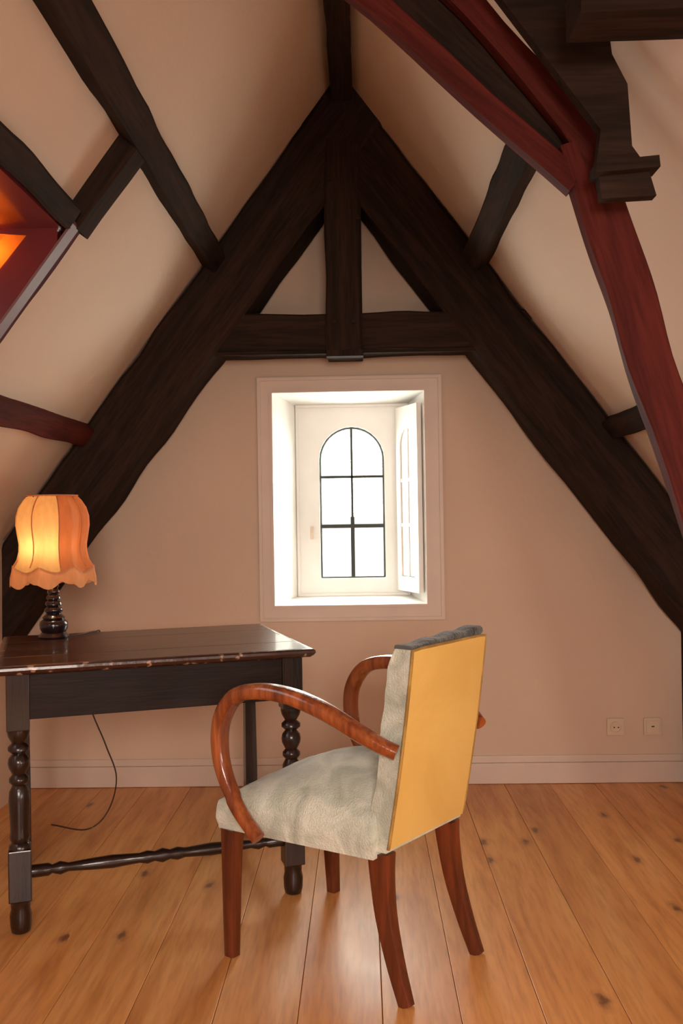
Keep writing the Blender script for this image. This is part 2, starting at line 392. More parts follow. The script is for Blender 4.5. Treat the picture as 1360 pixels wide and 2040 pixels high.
w3 = empty('window_3', (XR+0.06, 0.55, 0.66), kind='structure', label='low window in the right knee wall')
bm = bmesh.new()
for y0, y1, z0, z1 in ((-0.5, 0.5, -0.28, -0.24), (-0.5, 0.5, 0.24, 0.28), (-0.5, -0.46, -0.24, 0.24), (0.46, 0.5, -0.24, 0.24), (-0.02, 0.02, -0.24, 0.24)):
    box(bm, -0.03, 0.03, y0, y1, z0, z1)
link('window_frame', bm, M['white'], w3)
for y0, y1 in ((-0.46, -0.02), (0.02, 0.46)):
    bm = bmesh.new(); box(bm, -0.002, 0.002, y0, y1, -0.24, 0.24); link('pane', bm, M['glass'], w3)
# small amber lamp shade on the dormer cheek, cut by the left edge of the picture
wl = empty('wall_lamp', (-0.988, DY1-0.033, 1.885), label='amber square glass wall lamp on maroon dormer cheek at left edge', cat='lamp')
bm = bmesh.new()
a = [bm.verts.new(p) for p in ((0.105, 0, 0.030), (-0.02, 0, 0.040), (-0.13, 0, 0.0), (-0.01, 0, -0.11))]
b = [bm.verts.new((v.co.x*0.62, -0.045, v.co.z*0.62)) for v in a]
for i in range(4): bm.faces.new((a[i], a[(i+1) % 4], b[(i+1) % 4], b[i]))
bm.faces.new(b); link('glass_shade', bm, M['amber'], wl)
bm = bmesh.new(); box(bm, -0.03, 0.03, 0.0, 0.0205, -0.03, 0.03, 0.003); link('back_plate', bm, M['iron'], wl)
l = bpy.data.lights.new('wall_lamp_bulb', 'POINT'); l.energy = 0.5; l.color = (1, 0.6, 0.25); l.shadow_soft_size = 0.012
o = bpy.data.objects.new('wall_lamp_bulb', l); o.location = (0, -0.018, 0.0); o.parent = wl; C.objects.link(o)

# ---------------------------------------------------------------- gable window
win = empty('window_1', (0, YB, 0), kind='structure', label='small arched leaded window in a white reveal')
def frame_ring(bm, ox0, ox1, oz0, oz1, ix0, ix1, iz0, iz1, y0, y1, bev=0.0):
    for x0, x1, z0, z1 in ((ox0, ox1, iz1, oz1), (ox0, ox1, oz0, iz0), (ox0, ix0, iz0, iz1), (ix1, ox1, iz0, iz1)):
        box(bm, x0, x1, y0, y1, z0, z1, bev)
def mitred(bm, o, i, y0, y1):
    oc = [(o[0], o[2]), (o[1], o[2]), (o[1], o[3]), (o[0], o[3])]; ic = [(i[0], i[2]), (i[1], i[2]), (i[1], i[3]), (i[0], i[3])]
    for k in range(4):
        prism(bm, [oc[k], oc[(k+1) % 4], ic[(k+1) % 4], ic[k]], y0, y1)
bm = bmesh.new(); mitred(bm, (-0.436, 0.343, 0.711, 1.748), (OX0, OX1, OZ0, OZ1), -0.012, 0.0); link('casing', bm, M['casing'], win)
bm = bmesh.new(); mitred(bm, (-0.442, 0.349, 0.705, 1.754), (-0.428, 0.335, 0.719, 1.740), -0.020, -0.0005); link('casing_bead', bm, M['casing'], win)
bm = bmesh.new(); mitred(bm, (OX0-0.012, OX1+0.012, OZ0-0.012, OZ1+0.012), (OX0, OX1, OZ0, OZ1), -0.019, -0.0125); link('inner_bead', bm, M['casing'], win)
# splayed reveal
IX0, IX1, IZ0, IZ1, IY = -0.296, 0.218, 0.790, 1.664, 0.25
bm = bmesh.new()
O_ = [(OX0, OZ0), (OX1, OZ0), (OX1, OZ1), (OX0, OZ1)]; I_ = [(IX0, IZ0), (IX1, IZ0), (IX1, IZ1), (IX0, IZ1)]
vo = [bm.verts.new((x, 0.0, z)) for x, z in O_]; vi = [bm.verts.new((x, IY, z)) for x, z in I_]
vo2 = [bm.verts.new((x, 0.0005, z)) for x, z in [(OX0-0.001, OZ0-0.001), (OX1+0.001, OZ0-0.001), (OX1+0.001, OZ1+0.001), (OX0-0.001, OZ1+0.001)]]
for k in range(4): bm.faces.new((vo[k], vo[(k+1) % 4], vi[(k+1) % 4], vi[k]))
for v in vo2: bm.verts.remove(v)
link('reveal', bm, M['white'], win)
def arch_r(cx, cz, hw, zb, zs, ang):
    """distance from (cx,cz) to the arched outline (half width hw, bottom zb, spring line zs) in direction ang"""
    dx, dz = math.cos(ang), math.sin(ang); lo, hi = 0, 2.0
    def inside(r):
        x, z = cx+dx*r, cz+dz*r; X = x-cx
        if abs(X) > hw or z < zb: return False
        return z <= zs or X*X+(z-zs)**2 <= hw*hw
    for _ in range(40):
        mid = (lo+hi)/2
        if inside(mid): lo = mid
        else: hi = mid
    return lo
def rect_r(cx, cz, x0, x1, z0, z1, ang):
    dx, dz = math.cos(ang), math.sin(ang); c = []
    if dx > 1e-9: c.append((x1-cx)/dx)
    if dx < -1e-9: c.append((x0-cx)/dx)
    if dz > 1e-9: c.append((z1-cz)/dz)
    if dz < -1e-9: c.append((z0-cz)/dz)
    return min(c)
def arched_panel(bm, x0, x1, z0, z1, cx, hw, zb, zs, y0, y1):
    cz = (zb+zs)/2+0.05
    A = [2*math.pi*k/72 for k in range(72)]
    for X in (x0, x1):
        for Z in (z0, z1): A.append(math.atan2(Z-cz, X-cx) % (2*math.pi))
    for X in (cx-hw, cx+hw): A.append(math.atan2(zb-cz, X-cx) % (2*math.pi)); A.append(math.atan2(zs-cz, X-cx) % (2*math.pi))
    A = sorted(set(round(a, 6) for a in A)); L = []
    for a in A:
        r1 = arch_r(cx, cz, hw, zb, zs, a); r2 = rect_r(cx, cz, x0, x1, z0, z1, a)
        L.append([bm.verts.new((cx+r*math.cos(a), y, cz+r*math.sin(a))) for r in (r1, r2) for y in (y0, y1)])
    n = len(L)
    for i in range(n):
        p, q = L[i], L[(i+1) % n]
        bm.faces.new((p[0], q[0], q[2], p[2])); bm.faces.new((p[1], p[3], q[3], q[1]))
        bm.faces.new((p[0], p[1], q[1], q[0])); bm.faces.new((p[2], q[2], q[3], p[3]))
def arch_path(cx, hw, zb, zs, y, n=20):
    P = [Vector((cx-hw, y, zb))]
    P += [Vector((cx-hw, y, zb+(zs-zb)*k/6)) for k in range(1, 6)]
    P += [Vector((cx-hw*math.cos(math.pi*k/n), y, zs+hw*math.sin(math.pi*k/n))) for k in range(n+1)]
    P += [Vector((cx+hw, y, zs-(zs-zb)*k/6)) for k in range(1, 7)]
    return P
ACX, AHW, AZB, AZS = -0.042, 0.1465, 0.872, 1.414
sash = empty('casement', (0, 0, 0)); sash.parent = win
bm = bmesh.new(); arched_panel(bm, IX0-0.02, IX1+0.02, IZ0-0.02, IZ1+0.02, ACX, AHW+0.002, AZB-0.002, AZS, IY, IY+0.045)
link('sash_frame', bm, M['white'], sash)
bm = bmesh.new(); mitred(bm, (IX0, IX1, IZ0, IZ1), (IX0+0.012, IX1-0.012, IZ0+0.012, IZ1-0.012), IY-0.012, IY-0.0005); link('stop_bead', bm, M['white'], sash)
bm = bmesh.new()
P = arch_path(ACX, AHW-0.001, AZB, AZS, IY+0.02); sweep(bm, P, rsect(0.012, 0.012), lambda i: Vector((0, 1, 0)))
box(bm, ACX-AHW, ACX+AHW, IY+0.015, IY+0.025, AZB-0.002, AZB+0.005)
link('lead_rim', bm, M['lead'], sash)
for nm, x0, x1, z0, z1 in (('glazing_bar', ACX-0.005, ACX+0.005, AZB, AZS+AHW), ('glazing_bar', ACX-AHW, ACX+AHW, 1.334-0.006, 1.334+0.006), ('glazing_bar', ACX-AHW, ACX+AHW, 1.108-0.009, 1.108+0.009)):
    bm = bmesh.new(); box(bm, x0, x1, IY+0.013, IY+0.027, z0, z1, 0.001); link(nm, bm, M['lead'], sash)
bm = bmesh.new(); box(bm, ACX-0.009, ACX+0.009, IY+0.011, IY+0.014, AZB, 1.15, 0.001); link('glazing_bar', bm, M['lead'], sash)
for sx in (-1, 1):
    for z0, z1 in ((AZB, 1.101), (1.115, 1.330), (1.338, None)):
        if z1: poly = [(ACX+sx*0.004, z0), (ACX+sx*AHW, z0), (ACX+sx*AHW, z1), (ACX+sx*0.004, z1)]
        else:
            poly = [(ACX+sx*0.004, z0), (ACX+sx*AHW, z0)]+[(ACX+sx*AHW*math.cos(math.pi/2*k/10), AZS+AHW*math.sin(math.pi/2*k/10)) for k in range(10)]+[(ACX+sx*0.004, AZS+AHW)]
        bm = bmesh.new(); prism(bm, poly, IY+0.019, IY+0.021); link('pane', bm, M['glass'], sash)
bm = bmesh.new(); box(bm, -0.236, -0.222, IY-0.012, IY-0.001, 1.05, 1.11, 0.003); box(bm, -0.234, -0.224, IY-0.026, IY-0.012, 1.065, 1.08, 0.002); link('latch', bm, M['casing'], sash)
# inner leaf, swung open against the right reveal
leaf = empty('inner_leaf', (0.170, IY-0.016, 0)); leaf.parent = win
ang = math.atan2(-(IY-0.03), 0.088)
leaf.rotation_euler = (0, 0, ang); LW = 0.225
bm = bmesh.new(); arched_panel(bm, 0, LW, 0.815, 1.640, LW/2, 0.072, 0.88, 1.47, -0.011, 0.011); link('sash_frame', bm, M['white'], leaf)
bm = bmesh.new(); P = arch_path(LW/2, 0.070, 0.882, 1.47, 0.0); sweep(bm, P[len(P)//2:] if False else P, rsect(0.006, 0.010), lambda i: Vector((0, 1, 0))); link('lead_rim', bm, M['casing'], leaf)
bm = bmesh.new(); P = arch_path(LW/2, 0.069, 0.883, 1.47, 0.0); prism(bm, [(p.x, p.z) for p in P], -0.003, 0.003); link('arched_panel', bm, M['white'], leaf)  # white panel in place of glass, standing for the bright reveal behind it
for z in (1.11, 1.31):
    bm = bmesh.new(); box(bm, LW/2-0.07, LW/2+0.07, -0.008, 0.008, z-0.007, z+0.007, 0.001); link('glazing_bar', bm, M['white'], leaf)
bm = bmesh.new(); box(bm, LW/2-0.006, LW/2+0.006, -0.008, 0.008, 0.883, 1.538, 0.001); link('glazing_bar', bm, M['white'], leaf)
for z in (0.86, 1.58):
    bm = bmesh.new(); lathe(bm, [(0.006, z), (0.006, z+0.045)], 0.0, 0.014, 10); link('hinge', bm, M['white'], leaf)

# ---------------------------------------------------------------- timbers
YT = 3.87; DT = 0.23                                   # truss mid plane and depth
truss = empty('roof_truss', (X0, YT, 0), kind='structure', label='massive dark oak A-shaped roof truss standing before the gable wall')
def wpt(x, z, y=YT): return Vector((x-X0, y-YT, z))
S2 = 0.258
for sx in (-1, 1):
    d = Vector((sx, 0, -1.335)).normalized(); nin = Vector((-sx*1.335, 0, -1)).normalized()
    top = Vector((0, 0, APEX-0.005)); foot = Vector((sx*1.62, 0, APEX-0.005-1.335*1.62))
    off = nin*(S2/2+0.004)
    timber('rafter', [top+off-d*0.10, foot+off+d*0.03], DT, S2, -nin, M['oak'], truss, 0.006, seed=sx+3, chamfer=0.06)
timber('king_post', [wpt(-0.058, 1.812, YT-0.015), wpt(-0.058, 2.86, YT-0.015)], 0.148, DT-0.02, (0, 1, 0), M['oak'], truss, 0.003, 1, 0.06)
timber('collar_beam', [wpt(-0.78, 1.905), wpt(0.70, 1.905)], DT-0.03, 0.155, (0, 0, 1), M['oak'], truss, 0.004, 2, 0.05)
timber('tenon_end', [wpt(-0.058, 1.800, YT-0.1), wpt(-0.058, 1.826, YT-0.1)], 0.150, 0.05, (0, 1, 0), M['oak'], truss, 0.001, 2, 0.05)
for z, x in ((2.52, -0.11), (2.36, 0.0), (1.94, -0.10), (1.94, -0.02)):
    bm = bmesh.new(); lathe(bm, [(0.010, -0.012), (0.009, 0.02)], 0, 0, 10)
    bmesh.ops.rotate(bm, verts=bm.verts, matrix=Matrix.Rotation(math.radians(-90), 3, 'X'))
    o = link('peg', bm, M['oak'], truss, smooth=30); o.location = (x-X0, 3.757-YT-0.006, z)
bm = bmesh.new(); box(bm, -0.64-X0, 0.57-X0, -0.1, -0.086, 1.815, 1.829, 0.002); link('collar_batten', bm, M['oak'], truss)  # thin oak strip under the collar beam

def slope_beam(name, x, y0, y1, w, prot, side, m, label, seed=0, sink=0.02, **kw):
    """purlin lying under a slope: w along the slope, prot into the room"""
    n = nL if side < 0 else nR
    c = Vector((x, 0, roofz(x)))-n*(prot/2-sink/2)
    return timber(name, [c+Vector((0, y0, 0)), c+Vector((0, y1, 0))], w, prot+sink, n, m, None, 0.0032, seed, 0.10, kind='structure', label=label, **kw)
timber('ridge_beam', [(X0+0.005, -1.9, 2.90), (X0+0.005, 3.99, 2.90)], 0.085, 0.14, (0, 0, 1), M['oak'], None, 0.003, 5, kind='structure', label='black ridge beam running towards the gable')
slope_beam('purlin', -0.612, -1.9, 3.78, 0.085, 0.07, -1, M['oak'], 'long dark purlin along the upper left slope', 11)
slope_beam('purlin', -0.790, 0.6, DY1-0.03, 0.066, 0.05, -1, M['oak'], 'dark purlin above the left dormer', 12)
slope_beam('purlin', -1.143, 2.53, 3.80, 0.085, 0.05, -1, M['maroon'], 'reddish brown lower purlin on the left slope, above the lamp', 13)
slope_beam('purlin', 0.505, 1.2, 3.80, 0.090, 0.075, 1, M['oak'], 'dark purlin on the right slope from the truss', 14)
slope_beam('purlin', 1.030, 2.2, 3.80, 0.085, 0.05, 1, M['oak'], 'short dark lower purlin on the right slope', 15)
# trimmer rafter at the far side of the dormer
def along_slope(name, y, xa, xb, wy, prot, side, m, label, seed, sink=0.015):
    n = nL if side < 0 else nR
    a = Vector((xa, y, roofz(xa)))-n*(prot/2-sink/2); b = Vector((xb, y, roofz(xb)))-n*(prot/2-sink/2)
    return timber(name, [a, b], wy, prot+sink, n, m, None, 0.004, seed, 0.10, kind='structure', label=label)
along_slope('trimmer_rafter', 2.535, -0.60, -0.80, 0.10, 0.056, -1, M['oak'], 'short dark trimmer rafter between the two left purlins', 21)
along_slope('trimmer_rafter', 2.535, -0.80, -1.45, 0.05, 0.038, -1, M['maroon'], 'maroon lower trimmer beside the maroon dormer cheek', 22)

# near cranked frame on the right side
fr = empty('cranked_frame', (0, 2.0, 0), kind='structure', label='maroon cranked roof frame with double upper braces at the right')
def F_(x, z, y=0.0): return Vector((x, y, z))
yup = (0, 1, 0)
GUSS = [(0.245, 2.255), (0.290, 2.202), (0.493, 1.921), (0.484, 1.858), (0.493, 1.782), (0.602, 1.786), (0.587, 1.84), (0.555, 1.887), (0.548, 2.012), (0.518, 2.073), (0.510, 2.144), (0.455, 2.255)]
TEN = [(0.477, 1.848), (0.601, 1.858), (0.603, 1.835), (0.476, 1.826)]
timber('brace', [F_(-0.34, 2.555), F_(-0.151, 2.415), F_(0.053, 2.248), F_(0.230, 2.077), F_(0.379, 1.935), F_(0.470, 1.855)], 0.050, 0.045, yup, M['maroon'], fr, 0.003, 31, 0.08)
timber('brace', [F_(-0.19, 2.735), F_(0.105, 2.407), F_(0.253, 2.242), F_(0.395, 2.073), F_(0.462, 1.986), F_(0.510, 1.905)], 0.056, 0.045, yup, M['maroon'], fr, 0.003, 32, 0.08)
timber('infill_board', [F_(-0.10, 2.50, 0.04), F_(0.153, 2.245, 0.04), F_(0.310, 2.075, 0.04), F_(0.455, 1.940, 0.04)], 0.12, 0.03, yup, M['oak'], fr, 0.003, 33, 0.05)
post = catmull([F_(0.478, 1.945), F_(0.522, 1.80), F_(0.573, 1.637), F_(0.634, 1.424), F_(0.712, 1.187), F_(0.83, 0.80), F_(0.95, 0.35), F_(1.03, 0.0)], 5)
timber('cruck_post', post, 0.096, 0.045, yup, M['maroon'], fr, 0.003, 34, 0.08)
bm = bmesh.new(); prism(bm, GUSS, -0.125, -0.095); link('gusset_board', bm, M['oak'], fr)
bm = bmesh.new(); prism(bm, TEN, -0.150, -0.0945); link('tenon', bm, M['oak'], fr)
timber('header_beam', [Vector((0.40, 1.70, 2.085)), Vector((0.66, 1.70, 2.088))], 0.12, 0.10, (0, 0, 1), M['oak'], None, 0.002, 38, 0.05, kind='structure', label='dark horizontal header beam in the upper right corner')

# ---------------------------------------------------------------- sockets
for k, (x, lab) in enumerate(((1.069, 'round cream wall socket on gable wall, left of the pair'), (1.225, 'square cream wall plate with small dark slot, right of the pair'))):
    s = empty('wall_socket' if k == 0 else 'wall_outlet_plate', (x, YB, 0.236), label=lab, cat='socket', group='outlets low on the gable wall')
    bm = bmesh.new(); box(bm, -0.037, 0.037, -0.011, -0.0005, -0.037, 0.037, 0.004); link('plate', bm, M['plastic'], s)
    if k == 0:
        bm = bmesh.new(); lathe(bm, [(0.024, 0), (0.024, 0.006), (0.020, 0.006), (0.019, -0.002+0.004)], 0, 0, 24)
        bmesh.ops.rotate(bm, verts=bm.verts, matrix=Matrix.Rotation(math.radians(90), 3, 'X'))
        o = link('socket_ring', bm, M['plastic'], s, smooth=30); o.location = (0, -0.011, 0)
        bm = bmesh.new()
        for dx in (-0.009, 0.009):
            bmesh.ops.create_cone(bm, cap_ends=True, segments=10, radius1=0.0028, radius2=0.0028, depth=0.002, matrix=Matrix.Translation((dx, -0.0185, 0)) @ Matrix.Rotation(math.pi/2, 4, 'X'))
        link('pin_hole', bm, M['slot'], s)
    else:
        bm = bmesh.new(); box(bm, -0.028, 0.028, -0.014, -0.011, -0.028, 0.028, 0.002); link('insert', bm, M['plastic'], s)
        bm = bmesh.new(); box(bm, -0.006, 0.006, -0.0155, -0.0135, -0.001, 0.004); link('slot', bm, M['slot'], s)

# ---------------------------------------------------------------- table
TH = 0.753; tab = empty('side_table', (-0.700, 3.011, 0), math.radians(19), label='dark oak writing table with turned baluster legs below the lamp', cat='table')
TL, TW = 0.92, 0.74
nb = 4
for k in range(nb):                                       # boards of the top
    y0 = -TW/2+0.02+(TW-0.04)*k/nb; y1 = -TW/2+0.02+(TW-0.04)*(k+1)/nb
    bm = bmesh.new(); box(bm, -TL/2+0.02, TL/2-0.02, y0+0.0006, y1-0.0006, TH-0.024, TH-random.uniform(0, 0.001), 0.0015); link('top_board', bm, M['table_top'], tab)
def rim(path_pts, sect, name, m):
    bm = bmesh.new(); n = len(path_pts)
    rings = []
    for i, (p, o) in enumerate(path_pts):
        rings.append([bm.verts.new((p[0]+o[0]*a, p[1]+o[1]*a, z)) for a, z in sect])
    for i in range(n):
        r0, r1 = rings[i], rings[(i+1) % n]
        for j in range(len(sect)): bm.faces.new((r0[j], r0[(j+1) % len(sect)], r1[(j+1) % len(sect)], r1[j]))
    return link(name, bm, m, tab, smooth=40)
cx, cy = TL/2-0.02, TW/2-0.02
def densep(n=24):
    c = [(-cx, -cy), (cx, -cy), (cx, cy), (-cx, cy)]; o = [(-1, -1), (1, -1), (1, 1), (-1, 1)]; out = []
    for k in range(4):
        a, b = c[k], c[(k+1) % 4]; oa, ob = o[k], o[(k+1) % 4]
        nrm = [(0, -1), (1, 0), (0, 1), (-1, 0)][k]
        out.append((a, oa))
        for t in range(1, n):
            f = t/n; j = random.uniform(-0.10, 0.06); out.append(((a[0]+(b[0]-a[0])*f, a[1]+(b[1]-a[1])*f), (nrm[0]*(1+j), nrm[1]*(1+j))))
    return out
rim(densep(), [(0, TH-0.001), (0.012, TH-0.0005), (0.019, TH-0.005), (0.020, TH-0.012), (0.014, TH-0.020), (0.006, TH-0.026), (0, TH-0.026)], 'edge_moulding', M['chipped'])
lx, ly = 0.395, 0.305; AH0, AH1 = 0.597, TH-0.024
for sy in (-1, 1):
    bm = bmesh.new(); box(bm, -lx+0.0005+0.03, lx-0.03-0.0005, sy*(ly+0.012)-0.011, sy*(ly+0.012)+0.011, AH0, AH1-0.0005, 0.002)
    link('apron', bm, M['table'], tab)
for sx in (-1, 1):
    bm = bmesh.new(); box(bm, sx*(lx+0.012)-0.011, sx*(lx+0.012)+0.011, -ly+0.0305, ly-0.0305, AH0, AH1-0.0005, 0.002)
    link('apron', bm, M['table'], tab)
prof = [(0.030, 0.235), (0.030, 0.245), (0.022, 0.252), (0.027, 0.262), (0.027, 0.272), (0.025, 0.280), (0.026, 0.30), (0.028, 0.345), (0.029, 0.37), (0.027, 0.395),
        (0.018, 0.412), (0.027, 0.422), (0.027, 0.432), (0.018, 0.442), (0.028, 0.462), (0.030, 0.475), (0.027, 0.488), (0.017, 0.500), (0.029, 0.510), (0.029, 0.520), (0.018, 0.530), (0.028, 0.548), (0.031, 0.560), (0.031, 0.568)]
foot = [(0.020, 0.0), (0.026, 0.004), (0.029, 0.020), (0.030, 0.050), (0.026, 0.068), (0.027, 0.074), (0.027, 0.084), (0.031, 0.092)]
for sx in (-1, 1):
    for sy in (-1, 1):
        x, y = sx*lx, sy*ly; h = 0.031
        leg = empty('leg', (x, y, 0)); leg.parent = tab
        if sy > 0:
            bm = bmesh.new(); box(bm, -h, h, -h, h, 0.568, AH1-0.001, 0.002); link('top_block', bm, M['turned'], leg)
            bm = bmesh.new(); lathe(bm, [(0.030, 0.0), (0.030, 0.25), (0.026, 0.55), (0.030, 0.558), (0.030, 0.567)], seg=4)
            bmesh.ops.rotate(bm, verts=bm.verts, matrix=Matrix.Rotation(math.radians(45), 3, 'Z')); link('plain_post', bm, M['turned'], leg); continue
        bm = bmesh.new(); box(bm, -h, h, -h, h, 0.568, AH1-0.001, 0.002); link('top_block', bm, M['turned'], leg)
        bm = bmesh.new(); lathe(bm, prof); link('baluster', bm, M['turned'], leg, smooth=50)
        bm = bmesh.new(); box(bm, -h, h, -h, h, 0.092, 0.235, 0.003); link('lower_block', bm, M['turned'], leg)
        bm = bmesh.new(); lathe(bm, foot); link('ball_foot', bm, M['turned'], leg, smooth=50)
sp = [(0.018, 0), (0.018, 0.04), (0.012, 0.05), (0.019, 0.07), (0.012, 0.09), (0.016, 0.14), (0.019, 0.20), (0.014, 0.27), (0.019, 0.29), (0.014, 0.31)]
def stretcher(a, b):
    a = Vector(a); b = Vector(b); L = (b-a).length; half = L/2
    pr = [(r, z*half/0.33) for r, z in sp if z*half/0.33 < half-0.01]
    pr += [(0.021, half)]+[(r, L-z) for r, z in reversed(pr)]
    bm = bmesh.new(); lathe(bm, pr, seg=14)
    o = link('stretcher', bm, M['turned'], tab, smooth=50); o.location = a
    o.rotation_euler = (b-a).to_track_quat('Z', 'Y').to_euler()
stretcher((-lx+0.031, -ly, 0.165), (lx-0.031, -ly, 0.165))
stretcher((-lx, -ly+0.031, 0.165), (-lx, ly-0.021, 0.165)); stretcher((lx, -ly+0.031, 0.165), (lx, ly-0.021, 0.165))

# ---------------------------------------------------------------- table lamp
LX, LY = -1.057, 3.154
lamp = empty('table_lamp', (LX, LY, TH), label='lit lamp with amber scalloped silk shade and black turned stem on the table', cat='lamp')
bm = bmesh.new(); lathe(bm, [(0.050, 0.0), (0.052, 0.006), (0.046, 0.014), (0.040, 0.020), (0.046, 0.032), (0.048, 0.045), (0.046, 0.056), (0.034, 0.064)]); link('base', bm, M['ebony'], lamp, smooth=50)
pr = [(0.034, 0.064), (0.038, 0.070), (0.030, 0.078), (0.024, 0.083), (0.031, 0.092), (0.030, 0.100), (0.020, 0.107), (0.028, 0.114), (0.027, 0.122), (0.018, 0.128), (0.024, 0.134), (0.023, 0.142),
      (0.016, 0.148), (0.021, 0.154), (0.020, 0.162), (0.014, 0.168), (0.018, 0.175), (0.017, 0.19), (0.013, 0.21), (0.011, 0.26)]
bm = bmesh.new(); lathe(bm, pr); link('stem', bm, M['ebony'], lamp, smooth=50)
bm = bmesh.new(); lathe(bm, [(0.012, 0.26), (0.016, 0.265), (0.016, 0.30), (0.010, 0.305)]); link('bulb_holder', bm, M['iron'], lamp, smooth=50)
NG = 8
shp = [(0.084, 0.484), (0.098, 0.470), (0.114, 0.445), (0.123, 0.415), (0.124, 0.385), (0.119, 0.350), (0.114, 0.320), (0.115, 0.295), (0.122, 0.268), (0.136, 0.246)]
def shade_pt(ang, r, z, drop=0.0):
    u = (ang*NG/(2*math.pi)) % 1.0
    k = math.cos(math.pi*(u-0.5))                      # 1 mid gore, 0 at the ribs
    rr = r*(1.0+0.035*(1-k)) - 0.010*k
    return Vector((rr*math.cos(ang), rr*math.sin(ang), z-drop*k))
off = math.radians(29)
for g in range(NG):
    bm = bmesh.new(); n = 8; rows = []
    for i, (r, z) in enumerate(shp):
        dr = 0.022 if i == len(shp)-1 else (0.010 if i == len(shp)-2 else 0)
        rows.append([bm.verts.new(shade_pt(off+2*math.pi*(g+min(max(j/n, 0.0005), 0.9995))/NG, r, z, dr)) for j in range(n+1)])
    for i in range(len(rows)-1):
        for j in range(n): bm.faces.new((rows[i][j], rows[i][j+1], rows[i+1][j+1], rows[i+1][j]))
    link('shade_panel', bm, M['shade'] if g not in (0, 2, 6, 7) else M['shade_dim'], lamp, smooth=True)  # uneven lamp glow painted in: some panels take the dimmer silk
    bm = bmesh.new(); P = [shade_pt(off+2*math.pi*g/NG+1e-4, r+0.001, z) for r, z in shp]
    sweep(bm, P, circ(0.0022, 6), lambda i: Vector((0.1, 0.2, 1))); link('rib_piping', bm, M['fringe'], lamp, smooth=True)
bm = bmesh.new(); n = NG*12; rows = []
for i in range(4):
    row = []
    for j in range(n):
        a = off+2*math.pi*(j+0.01)/n; u = (j/12) % 1.0; k = math.sin(math.pi*u)
        rr = 0.138+0.003*i+random.uniform(-0.0015, 0.0015)
        p = shade_pt(a, rr, 0.250-i*0.014*(0.75+0.75*k), 0.020)
        row.append(bm.verts.new(p))
    rows.append(row)
for i in range(3):
    for j in range(n): bm.faces.new((rows[i][j], rows[i][(j+1) % n], rows[i+1][(j+1) % n], rows[i+1][j]))
link('fringe_band', bm, M['fringe'], lamp, smooth=True)
bm = bmesh.new(); P = [Vector((0.084*math.cos(2*math.pi*k/32), 0.084*math.sin(2*math.pi*k/32), 0.485)) for k in range(33)]
sweep(bm, P, circ(0.003, 6)); link('top_ring', bm, M['fringe'], lamp, smooth=True)
bm = bmesh.new()
for k in range(3):
    a = 2*math.pi*k/3; sweep(bm, [Vector((0.012*math.cos(a), 0.012*math.sin(a), 0.30)), Vector((0.05*math.cos(a), 0.05*math.sin(a), 0.45)), Vector((0.083*math.cos(a), 0.083*math.sin(a), 0.484))], circ(0.0015, 5), lambda i: Vector((0.3, 0.5, 0.2)))
link('shade_carrier', bm, M['iron'], lamp)
cordp = catmull([(0.050, 0.0, 0.006), (0.075, 0.05, 0.004), (0.10, 0.14, 0.003), (0.105, 0.185, -0.01), (0.085, 0.195, -0.12), (0.06, 0.20, -0.26), (0.11, 0.22, -0.42), (0.14, 0.25, -0.55), (0.10, 0.27, -0.68), (0.03, 0.24, -0.735), (-0.12, 0.30, -0.736)], 7)
bm = bmesh.new(); sweep(bm, cordp, circ(0.0028, 6), lambda i: Vector((0.7, 0.1, 0.3))); link('cord', bm, M['cord'], lamp, smooth=True)
l = bpy.data.lights.new('lamp_bulb', 'POINT'); l.energy = 0.8; l.color = (1, 0.66, 0.38); l.shadow_soft_size = 0.022
o = bpy.data.objects.new('lamp_bulb', l); o.location = (-0.014, -0.034, 0.315); o.parent = lamp; C.objects.link(o)

# ---------------------------------------------------------------- armchair  (local x = forwards, y = sitter's left)
ch = empty('armchair', (0.173, 2.35, 0), math.radians(143), label='bentwood armchair with sage velvet seat and yellow cloth back beside the table', cat='chair')
def cen(l): return 0.018*(1-min(max(l/0.5, 0), 1))
def halfw(l): return 0.182+(0.256-0.182)*min(max(l/0.53, 0), 1)
